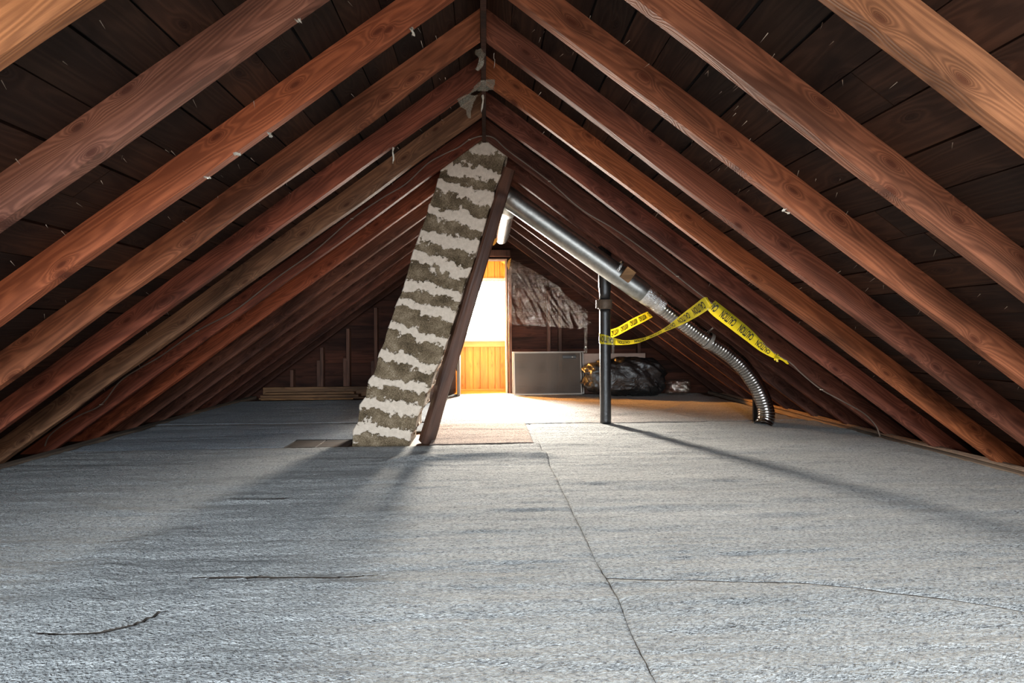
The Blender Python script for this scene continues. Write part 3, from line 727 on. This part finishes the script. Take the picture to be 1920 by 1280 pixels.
sweep(bm, [c+Vector((0, 0, 0.064)), c+Vector((0.01, -0.04, 0.085)), Vector((c.x+0.02, Y0+7*SP+0.006, roof(c.x)+0.03))], 0.006, 6)
link('hanger_strap', bm, M['alu_frame'], hose)
# dark hole board behind the hose foot
bm = bmesh.new(); q = flo(1424, 790); box(bm, q.x-0.05, q.x+0.02, 4.30, 4.32, 0.0, 0.24); tag(link('dark_board', bm, M['deck']), 'short upright dark board behind the lower bend of the foil hose', 'board')

# vent stack
sx_, sy_ = at(1135, 700, 4.335).x, 4.335
st = empty('vent_stack', (sx_, sy_, 0)); tag(st, 'black cast iron pipe standing on the carpet, right of the doorway', 'pipe')
zt = roof(sx_)+0.10; zc0, zc1 = at(1135, 579, sy_-.04).z, at(1135, 561, sy_-.04).z
bm = bmesh.new(); n = 30; sweep(bm, [Vector((0, 0, -0.01+(zc0+0.01)*k/n)) for k in range(n+1)], 0.0425, 36); link('pipe_lower', bm, M['iron'], st, smooth=False)
bm = bmesh.new(); sweep(bm, [Vector((0, 0, z_)) for z_ in (zc1-0.002, zc1+0.05, zc1+0.10, zt)], lambda s, i: (0.042, 0.043, 0.049, 0.049)[i], 36); link('pipe_upper', bm, M['iron'], st)
bm = bmesh.new(); sweep(bm, [Vector((0, 0, z_)) for z_ in (zc0, zc0+0.006, (zc0+zc1)/2, zc1-0.006, zc1)], lambda s, i: (0.052, 0.055, 0.054, 0.057, 0.052)[i], 36)
box(bm, -0.068, -0.05, -0.012, 0.012, zc0+0.008, zc1-0.004); link('coupling', bm, M['rust'], st)
for ch in st.children:
    for p in ch.data.polygons: p.use_smooth = len(p.vertices) == 4 and abs(p.normal.z) < 0.9

# ================================================================== CAUTION TAPE
def ribbon(segs, name, label):
    """segs: list of (centre, half-width vector) control points -> sheet + printed words"""
    root = empty(name, segs[0][0].copy()); tag(root, label, 'tape')
    cs = catmull([s[0] for s in segs], 10); hs = catmull([s[1] for s in segs], 10)
    bm = bmesh.new(); rows = []; L = [0.0]
    for i, (c, h) in enumerate(zip(cs, hs)):
        if i: L.append(L[-1]+(c-cs[i-1]).length)
        t = (cs[min(i+1, len(cs)-1)]-cs[max(0, i-1)]).normalized(); nn = h.cross(t).normalized()
        rows.append([bm.verts.new(c+h*(k/4-1)+nn*0.003*n3(L[-1]*22, k*0.7)-root.location) for k in range(9)])
    for a, b_ in zip(rows, rows[1:]):
        for k in range(8): bm.faces.new((a[k], a[k+1], b_[k+1], b_[k]))
    link('tape_strip', bm, M['tape'], root, smooth=True)
    def R(u, v):
        u = max(0, min(L[-1]-1e-6, u))
        j = 0
        while j < len(L)-2 and L[j+1] < u: j += 1
        t = (u-L[j])/max(1e-9, L[j+1]-L[j]); c = cs[j].lerp(cs[j+1], t); h = hs[j].lerp(hs[j+1], t)
        tt = (cs[j+1]-cs[j]).normalized(); return c+h*v, h.cross(tt).normalized()
    return root, R, L[-1]
def words(root, R, L, u0, both=True):
    cu = bpy.data.curves.new('t', 'FONT'); cu.body = 'CAUTION'; cu.offset = 0.03; cu.resolution_u = 2
    to = bpy.data.objects.new('t', cu); C.objects.link(to); bpy.context.view_layer.update()
    me = to.evaluated_get(bpy.context.evaluated_depsgraph_get()).to_mesh()
    vs = [v.co.copy() for v in me.vertices]; fs = [list(p.vertices) for p in me.polygons]
    to.to_mesh_clear(); bpy.data.objects.remove(to)
    xm = max(v.x for v in vs); ym = max(v.y for v in vs); u = u0; WL, GP = 0.112, 0.036
    while u < L:
        bm = bmesh.new()
        for side in ((-1, 1) if both else (1,)):
            nv = []
            for v in vs:
                uu = u + v.x/xm*WL; p, nn = R(uu, (v.y/ym-0.5)*1.25); nv.append(bm.verts.new(p+nn*0.0042*side-root.location))
            ok = [u + v.x/xm*WL < L-0.001 and u+v.x/xm*WL > 0 for v in vs]
            for f in fs:
                if all(ok[i] for i in f):
                    try: bm.faces.new([nv[i] for i in f])
                    except ValueError: pass
        bmesh.ops.delete(bm, geom=[v for v in bm.verts if not v.link_faces], context='VERTS')
        if len(bm.faces): link('printed_word', bm, M['tapeink'], root)
        else: bm.free()
        u += WL+GP
def hw(px, py, Y, dx, dy):   # half-width vector seen as (dx,dy) pixels
    return at(px+dx, py+dy, Y)-at(px, py, Y)
def cp(px, py, Y, dx, dy): return (at(px, py, Y), hw(px, py, Y, dx, dy))
yf = Y0+SP*6-RT-0.012
# "up" of the print points towards the bottom of the picture
r1 = [cp(1456, 670, yf, -1.5, 2.5), cp(1446, 664, yf, -2.5, 4), cp(1428, 650, yf, -4.5, 7), cp(1402, 627, yf-.005, -6.5, 9), cp(1372, 603, yf-.008, -7.5, 9.5), cp(1345, 582, yf-.008, -8, 9.5), cp(1333, 571, yf, -8, 8)]
root, R, L = ribbon(r1, 'caution_tape', 'yellow caution tape strip running down right to its knot on the cable'); words(root, R, L, 0.055)
root['group'] = 'caution tape strips'
bm = bmesh.new(); c = r1[0][0]-root.location
for k in range(7):
    a = k*0.9+0.3; d = Vector((math.cos(a), -0.2, math.sin(a)))*(0.018+0.004*(k % 3)); s_ = Vector((math.sin(a), 0.3, -math.cos(a)))*0.006
    vs = [bm.verts.new(c+v) for v in (-s_*0.6, s_*0.6, d+s_, d*1.1-s_)]; bm.faces.new(vs)
sweep(bm, [c+Vector((-.012, 0, .006)), c, c+Vector((.012, 0, -.006))], 0.007, 8)
link('knot', bm, M['tape'], root)
tl_ = catmull([c, at(1465, 673, yf)-root.location+Vector((0, 0, 0)), at(1472, 678, yf)-root.location, at(1477, 679, yf)-root.location], 8)
bm = bmesh.new(); rows = []
for i, p in enumerate(tl_):
    t = i/(len(tl_)-1); wv = Vector((-0.35, 0.1, 0.6)).normalized()*(0.006+0.011*math.sin(t*2.6)); rows.append([bm.verts.new(p+wv*q+Vector((0, -0.004*abs(q), 0))) for q in (-1, -.4, .3, 1)])
for a, b_ in zip(rows, rows[1:]):
    for k in range(3): bm.faces.new((a[k], a[k+1], b_[k+1], b_[k]))
link('loose_end', bm, M['tape'], root, smooth=True)
fy = sy_-0.0465
r2 = [cp(1331, 566, yf-.006, 5, 9), cp(1325, 568, yf-.008, 6, 10), cp(1308, 580, yf+.06, 5, 10), cp(1290, 592, yf+.14, 4.5, 8.5), cp(1268, 606, yf+.24, 3, 6), cp(1245, 619, yf+.36, 1, 3.2), cp(1220, 631, yf+.46, 0.5, 2.6), cp(1196, 639, yf+.56, 0, 3.8), cp(1172, 642, yf+.64, 0, 4.2), cp(1153, 640, fy-.01, 0, 6.5), cp(1142, 638, fy-.002, -.5, 8), cp(1133, 636, fy-.001, -.5, 9)]
zz = at(1128, 635, fy).z; hv = Vector((0, 0, at(1128, 644, fy).z-zz))
for a in (200, 170, 140, 110, 80, 50, 28): r2.append((Vector((sx_+0.0465*math.cos(math.radians(a)), sy_-0.0465*math.sin(math.radians(a))*-1*(1 if a < 180 else 1)*1.0, zz+0.0016*(200-a)*0.12)), hv.copy()))
root, R, L = ribbon(r2, 'caution_tape', 'yellow caution tape sagging from the right rafters and looped round the black pipe'); words(root, R, L, 0.04)
root['group'] = 'caution tape strips'
y9 = Y0+SP*9-RT-0.008
last = r2[-1][0]
r3 = [(last.copy(), hv.copy()*0.95), cp(1160, 620, sy_+.12, 1.5, 7), cp(1185, 606, sy_+.26, 2.5, 7), cp(1205, 596, sy_+.38, 3.5, 6.5), cp(1219, 589, y9, 5, 5)]
root, R, L = ribbon(r3, 'caution_tape', 'amber-lit caution tape strip behind the black pipe, rising to a far rafter'); words(root, R, L, 0.02)
root['group'] = 'caution tape strips'

# ================================================================== CABLES
def cable(name, pts, r, mat, label, n=10, group=None):
    bm = bmesh.new(); sweep(bm, catmull(pts, n), r, 8); o = link(name, bm, mat, smooth=True); tag(o, label, 'cable', group); return o
yc = Y0+SP*6-RT-0.009
cpx = [(84, 836), (92, 818), (115, 798), (150, 778), (190, 758), (225, 715), (262, 690), (300, 668), (370, 620), (440, 582), (520, 520), (590, 470), (660, 410), (715, 372), (760, 345), (800, 308), (830, 290), (860, 276), (880, 262), (903, 255), (925, 258), (950, 280), (985, 306), (1030, 340), (1090, 392), (1150, 428), (1210, 470), (1270, 518), (1330, 565), (1390, 608), (1450, 660), (1482, 680), (1505, 702), (1540, 730), (1580, 752), (1620, 775), (1642, 798), (1650, 820)]
pts = [at(a, b_, yc) for a, b_ in cpx]
for p in pts: p.z = max(p.z, 0.012)
co = cable('electrical_cable', pts, 0.0042, M['cable'], 'brown electrical cable following the seventh rafter pair up over the peak and down')
for k in (4, 8, 12, 18, 23, 27, 33):
    bm = bmesh.new(); box(bm, -0.008, 0.008, -0.006, 0.004, -0.002, 0.002, Matrix.Translation(pts[k])); link('cable_staple', bm, M['nail'], co)
for k, (dx, ph, lab) in enumerate(((2.582, 0, 'dusty tan cable lying nearest the carpet along the right eave'), (2.600, 3, 'dusty tan cable lying in the middle of the bundle along the right eave'), (2.622, 6, 'dusty tan cable lying closest to the rafters along the right eave'))):
    pts = []
    for i in range(34):
        y = 2.0+i*0.125; pts.append(Vector((dx+0.018*n3(y*1.9, ph*3.3)-0.03*max(0, (y-4.3)/2), y, 0.020+k*0.002+0.008*n3(y*2.4, ph))))
    cable('electrical_cable', pts, 0.0055, M['cable_dusty'], lab, 4, 'cables along the right eave')

# ================================================================== THINGS AT THE FAR GABLE
def frame_screen(px0, px1, py0, py1, Y, lean, label, handle=False):
    a, b_ = at(px0, py1, Y), at(px1, py0, Y); W = b_.x-a.x; Hh = b_.z
    root = empty('window_screen', (a.x, Y, 0.012)); root.rotation_euler = (-lean, 0, 0); tag(root, label, 'window screen', 'window screens leaning on the far gable')
    bm = bmesh.new(); t = 0.013
    for x0, x1, z0, z1 in ((0, W, 0, t), (0, W, Hh-t, Hh), (0, t, t, Hh-t), (W-t, W, t, Hh-t)): box(bm, x0, x1, -0.008, 0.008, z0, z1, bev=0.002)
    link('screen_frame', bm, M['alu_frame'], root)
    bm = bmesh.new(); box(bm, t*.9, W-t*.9, -0.001, 0.001, t*.9, Hh-t*.9); link('screen_mesh', bm, M['mesh'], root)
    if handle:
        bm = bmesh.new(); hx, hz = W-0.21, Hh-0.075; box(bm, hx, hx+0.15, -0.016, -0.003, hz, hz+0.034, bev=0.002); h_ = link('handle_plate', bm, M['iron'], root)
        bm = bmesh.new(); sweep(bm, [Vector((hx+0.108, -0.017, hz+0.015)), Vector((hx+0.108, -0.021, hz+0.015))], 0.006, 10); link('screw', bm, M['nail'], h_)
    return root
frame_screen(964, 1091, 661, 738, 6.24, 0.12, 'framed window screen with a handle plate, front one leaning right of the doorway', True)
frame_screen(961, 1095, 660, 737, 6.32, 0.10, 'framed window screen half hidden behind the one with the handle plate')
a, b_ = at(1094, 739, 6.36), at(1211, 662, 6.36)
bm = bmesh.new(); box(bm, a.x, b_.x, 6.38, 6.395, 0.015, b_.z, bev=0.002)
tag(link('beige_panel', bm, M['cardboard']), 'flat beige board standing behind the black bag', 'panel')
bm = bmesh.new(); c0 = at(1101, 725, 6.2).x; box(bm, c0, c0+0.13, 6.33, 6.36, 0.015, 0.33, bev=0.002)
tag(link('brown_board', bm, M['stud']), 'short brown board upright between window screens and black bag', 'board')
# black bag
def blob(name, px0, px1, py0, py1, Y, dep, mat, amp, seed, shape=None, res=70):
    a, b_ = at(px0, py1, Y), at(px1, py0, Y); cx = (a.x+b_.x)/2; rx = (b_.x-a.x)/2; rz = b_.z/2
    bm = bmesh.new(); bmesh.ops.create_uvsphere(bm, u_segments=res*2, v_segments=res, radius=1.0)
    for v in bm.verts:
        p = v.co.copy(); f = lambda t, e: math.copysign(abs(t)**e, t)
        q = Vector((f(p.x, 0.62)*rx, f(p.y, 0.8)*dep, f(p.z, 0.55)*rz))
        dg = q.x*0.7-q.z*0.7; cg = q.x*0.7+q.z*0.7; s_ = Vector((dg*3.0+seed, q.y*3+0.3*cg, cg*9.0))
        rg_ = 1-abs(noise.noise(s_))*2; r2_ = 1-abs(noise.noise(s_*2.7))*2
        r3_ = 1-abs(noise.noise(Vector((s_.x*5, s_.y*5, s_.z*3+s_.x*3))))*2
        k = 1+amp*(rg_*0.75+r2_*0.5+r3_*0.28)-amp*0.8
        q.x *= k; q.y *= k; q.z *= 0.6+0.4*k if k > 1 else k
        if shape: q = shape(q, rx, rz)
        v.co = q
    zmin = min(v.co.z for v in bm.verts)
    for v in bm.verts: v.co.z = max(v.co.z, -rz*0.93)+rz*0.93
    o = link(name, bm, mat, smooth=True); o.location = (cx, Y+dep*0.2, 0.012); return o
def bagshape(q, rx, rz):
    t = (q.x/rx+1)/2; q.z *= 0.80+0.22*min(1, t*2.5); return q
tag(blob('garbage_bag', 1095, 1246, 669, 738, 6.08, 0.17, M['bag'], 0.16, 2.0, bagshape), 'crumpled black garbage bag lying before the beige board', 'bag')
tag(blob('plastic_bag', 1250, 1294, 711, 736, 6.1, 0.10, M['clear'], 0.30, 9.0, None, 40), 'small crumpled clear plastic bag right of the black bag', 'bag')
# clear sheet stapled to the gable
def sheet(name, poly, Y, mat, label, res=130, amp=0.02, parent=None):
    xs = [p[0] for p in poly]; ys = [p[1] for p in poly]; X0, X1, Y0_, Y1_ = min(xs), max(xs), min(ys), max(ys)
    def inside(x, y):
        c = False; n = len(poly); j = n-1
        for i in range(n):
            xi, yi = poly[i]; xj, yj = poly[j]
            if (yi > y) != (yj > y) and x < (xj-xi)*(y-yi)/(yj-yi)+xi: c = not c
            j = i
        return c
    bm = bmesh.new(); g = {}
    ny = int(res*(Y1_-Y0_)/(X1-X0))
    def vert(i, j):
        if (i, j) not in g:
            x = X0+(X1-X0)*i/res; y = Y0_+(Y1_-Y0_)*j/ny; p = at(x, y, Y)
            s_ = (p.x*0.83+p.z*0.55)                   # folds fall diagonally to the lower right
            f = p.x*0.55-p.z*0.83
            r_ = 1-abs(n3(s_*9+f*2, f*1.4, 1))*2; r2_ = 1-abs(n3(s_*22, f*3, 4))*2
            k = min(1, max(0.25, (y-Y0_)/(Y1_-Y0_)*1.6)); p.y += -amp*k*(r_*0.8+r2_*0.45+n3(p.x*40, p.z*40, 2)*0.08)
            g[(i, j)] = bm.verts.new(p)
        return g[(i, j)]
    for i in range(res):
        for j in range(ny):
            x = X0+(X1-X0)*(i+.5)/res; y = Y0_+(Y1_-Y0_)*(j+.5)/ny
            if inside(x, y): bm.faces.new((vert(i, j), vert(i+1, j), vert(i+1, j+1), vert(i, j+1)))
    o = link(name, bm, mat, parent, smooth=True)
    if label: tag(o, label, 'plastic sheet')
    return o
ps = sheet('plastic_sheet', [(952, 492), (959, 486), (975, 494), (998, 506), (1012, 514), (1030, 526), (1048, 537), (1060, 552), (1075, 565), (1097, 579), (1104, 588), (1098, 600), (1107, 604), (1096, 611), (1086, 617), (1065, 615), (1030, 612), (985, 611), (962, 609), (951, 600), (950, 540)], 6.44, M['clear'], 'large crumpled clear plastic sheet stapled to the gable right of the doorway', amp=0.022)
tail = sheet('hanging_tail', [(1094, 600), (1102, 600), (1101, 630), (1100, 662), (1094, 662), (1096, 635)], 6.42, M['clear'], None, 14, 0.01, ps)
tag(sheet('plastic_scrap', [(1147, 640), (1152, 642), (1151, 664), (1147, 664)], 6.3, M['scrap'], None, 8, 0.008), 'narrow strip of clear plastic hanging above the beige board beside the black pipe', 'plastic scrap', 'torn plastic scraps')
# lumber at the far left
lz = [(487, 680, 5.98, 6.10, 0.0, 0.018, 'long pale strip of wood lying on the carpet edge at the far left'), (497, 628, 6.11, 6.22, 0.0, 0.04, 'lowest tan board of the lumber pile at the far left')]
def board(px0, px1, y0, y1, z0, z1, label, mat='scrapwood'):
    a, b_ = at(px0, 735, y0).x, at(px1, 735, y0).x; bm = bmesh.new(); box(bm, a, b_, y0, y1, z0+0.008, z1+0.008, bev=0.002)
    o = link('lumber_board', bm, M[mat]); tag(o, label, 'board', 'lumber pile at the far left'); return o
board(489, 662, 6.06, 6.10, 0.0, 0.010, 'thin pale strip of wood in front of the lumber pile at the far left', 'blockwood')
board(485, 682, 6.12, 6.16, 0.0, 0.016, 'flat brown strip lying against the front of the lumber pile')
board(488, 672, 6.18, 6.30, 0.0, 0.036, 'lowest wide board of the lumber pile')
board(496, 664, 6.24, 6.30, 0.038, 0.060, 'narrow board on top of the lumber pile', 'scrapwood')
board(493, 690, 6.36, 6.40, 0.0, 0.105, 'brown board standing on edge against the far gable behind the lumber pile', 'scrapwood')

# ================================================================== PLASTIC SCRAPS ON THE RAFTERS
def scrap(px, py, Y, w_, h_, label, seed, mat='shred', curl=1.0, ang=0.0):
    bm = bmesh.new(); n = 10; R_ = random.Random(seed); rows = []; x = 0.0; y = 0.0
    for i in range(n+1):
        t = i/n; ww = w_*(0.5+0.5*abs(math.sin(t*5+seed)))*(1-0.45*t); cx = w_*0.5*curl*math.sin(t*3.5+seed)*t; cy = -0.02*curl*t*math.sin(t*4+seed)
        rows.append([bm.verts.new((cx+ww*(k/3-.5)+R_.uniform(-1, 1)*w_*.05, cy+0.008*math.sin(k*2.1+t*9+seed), -h_*t)) for k in range(4)])
    for a, b_ in zip(rows, rows[1:]):
        for k in range(3): bm.faces.new((a[k], a[k+1], b_[k+1], b_[k]))
    o = link('plastic_scrap', bm, M[mat], smooth=True); o.location = at(px, py, Y); o.rotation_euler = (0, ang, R_.uniform(-.3, .3))
    tag(o, label, 'plastic scrap', 'torn plastic scraps'); return o
def RY(i): return Y0+SP*i-RT-0.006
def RB(i): return Y0+SP*i-RT/2
SC = [
 (684, 119, RY(3), .022, .042, 'looped clear tape shred hanging from the third left rafter near the peak', 1),
 (237, 0, RY(1), .010, .075, 'long curled white thread of plastic hanging at the top left', 2),
 (446, 286, RY(2), .030, .010, 'white shred on the lower edge of the third left rafter, middle', 3),
 (390, 331, RY(2), .022, .010, 'tiny white shred lower down on the third left rafter', 4),
 (560, 37, RY(1), .018, .012, 'curled shred on the lower edge of the second left rafter', 5),
 (772, 52, RY(2), .018, .022, 'small twisted shred on the third left rafter close to the top edge', 6),
 (505, 249, RY(2), .016, .008, 'small torn shred on the third left rafter above its knot', 7),
 (737, 276, RY(4), .010, .075, 'thin pale strip dangling from the fifth left rafter', 8),
 (1177, 172, RY(3), .024, .030, 'pale knotted shred on the fourth right rafter', 9),
 (1523, 428, RY(3), .026, .024, 'pale shred on the third right rafter, upper of two close together', 10),
 (1554, 449, RY(3), .036, .022, 'bunched white shred on the third right rafter, lower of two close together', 11),
 (1660, 532, RY(3), .024, .020, 'small pale flap farther down the third right rafter', 12),
 (1702, 566, RY(3), .020, .060, 'long pointed plastic flap hanging from the third right rafter', 13),
 (1786, 628, RY(3), .016, .048, 'short rectangular strip of tape hanging at the lower right rafter', 14),
 (1444, 370, RY(3), .012, .010, 'tiny white fleck on the third right rafter near the tan one', 15),
 (1367, 499, RY(5), .012, .022, 'small white flap on the sixth right rafter above the yellow tape', 16),
 (1471, 391, RY(2), .014, .022, 'little twisted fleck on the right rafters below the brown one', 17),
 (926, 100, RY(3), .004, .060, 'thin thread with a curl hanging right of the ridge board', 18),
 (898, 92, RY(3)+.02, .045, .080, 'limp plastic tongue hanging from the ridge board near the top', 19, 'film'),
 (905, 178, RY(4), .012, .075, 'narrow crumpled strip under the ridge cluster', 20),
]
for q in SC: scrap(*q)
tag(sheet('plastic_scrap', [(893, 158), (905, 149), (928, 150), (926, 168), (905, 172), (893, 170), (878, 178), (886, 168)], RY(4)-.01, M['film'], None, 24, 0.004), 'yellowish plastic film stapled across the ridge board', 'plastic scrap', 'torn plastic scraps')
tag(sheet('plastic_scrap', [(874, 177), (857, 186), (864, 202), (874, 206), (876, 220), (882, 224), (884, 206), (889, 190), (896, 179)], RY(4)-.015, M['film'], None, 24, 0.006), 'shiny crumpled plastic rag hanging just left of the ridge board', 'plastic scrap', 'torn plastic scraps')
tag(sheet('paper_scrap', [(953, 488), (958, 484), (956, 496), (954, 506), (950, 497)], 6.40, M['orange_lit_scrap'], None, 10, 0.004), 'paper scrap with orange light in its colour at the top right corner of the doorway', 'paper scrap')
tag(sheet('paper_scrap', [(922, 455), (928, 447), (932, 452), (927, 459), (921, 461)], 5.5, M['orange_lit_scrap'], None, 10, 0.004), 'paper scrap with orange light in its colour at the end of the ridge duct', 'paper scrap')
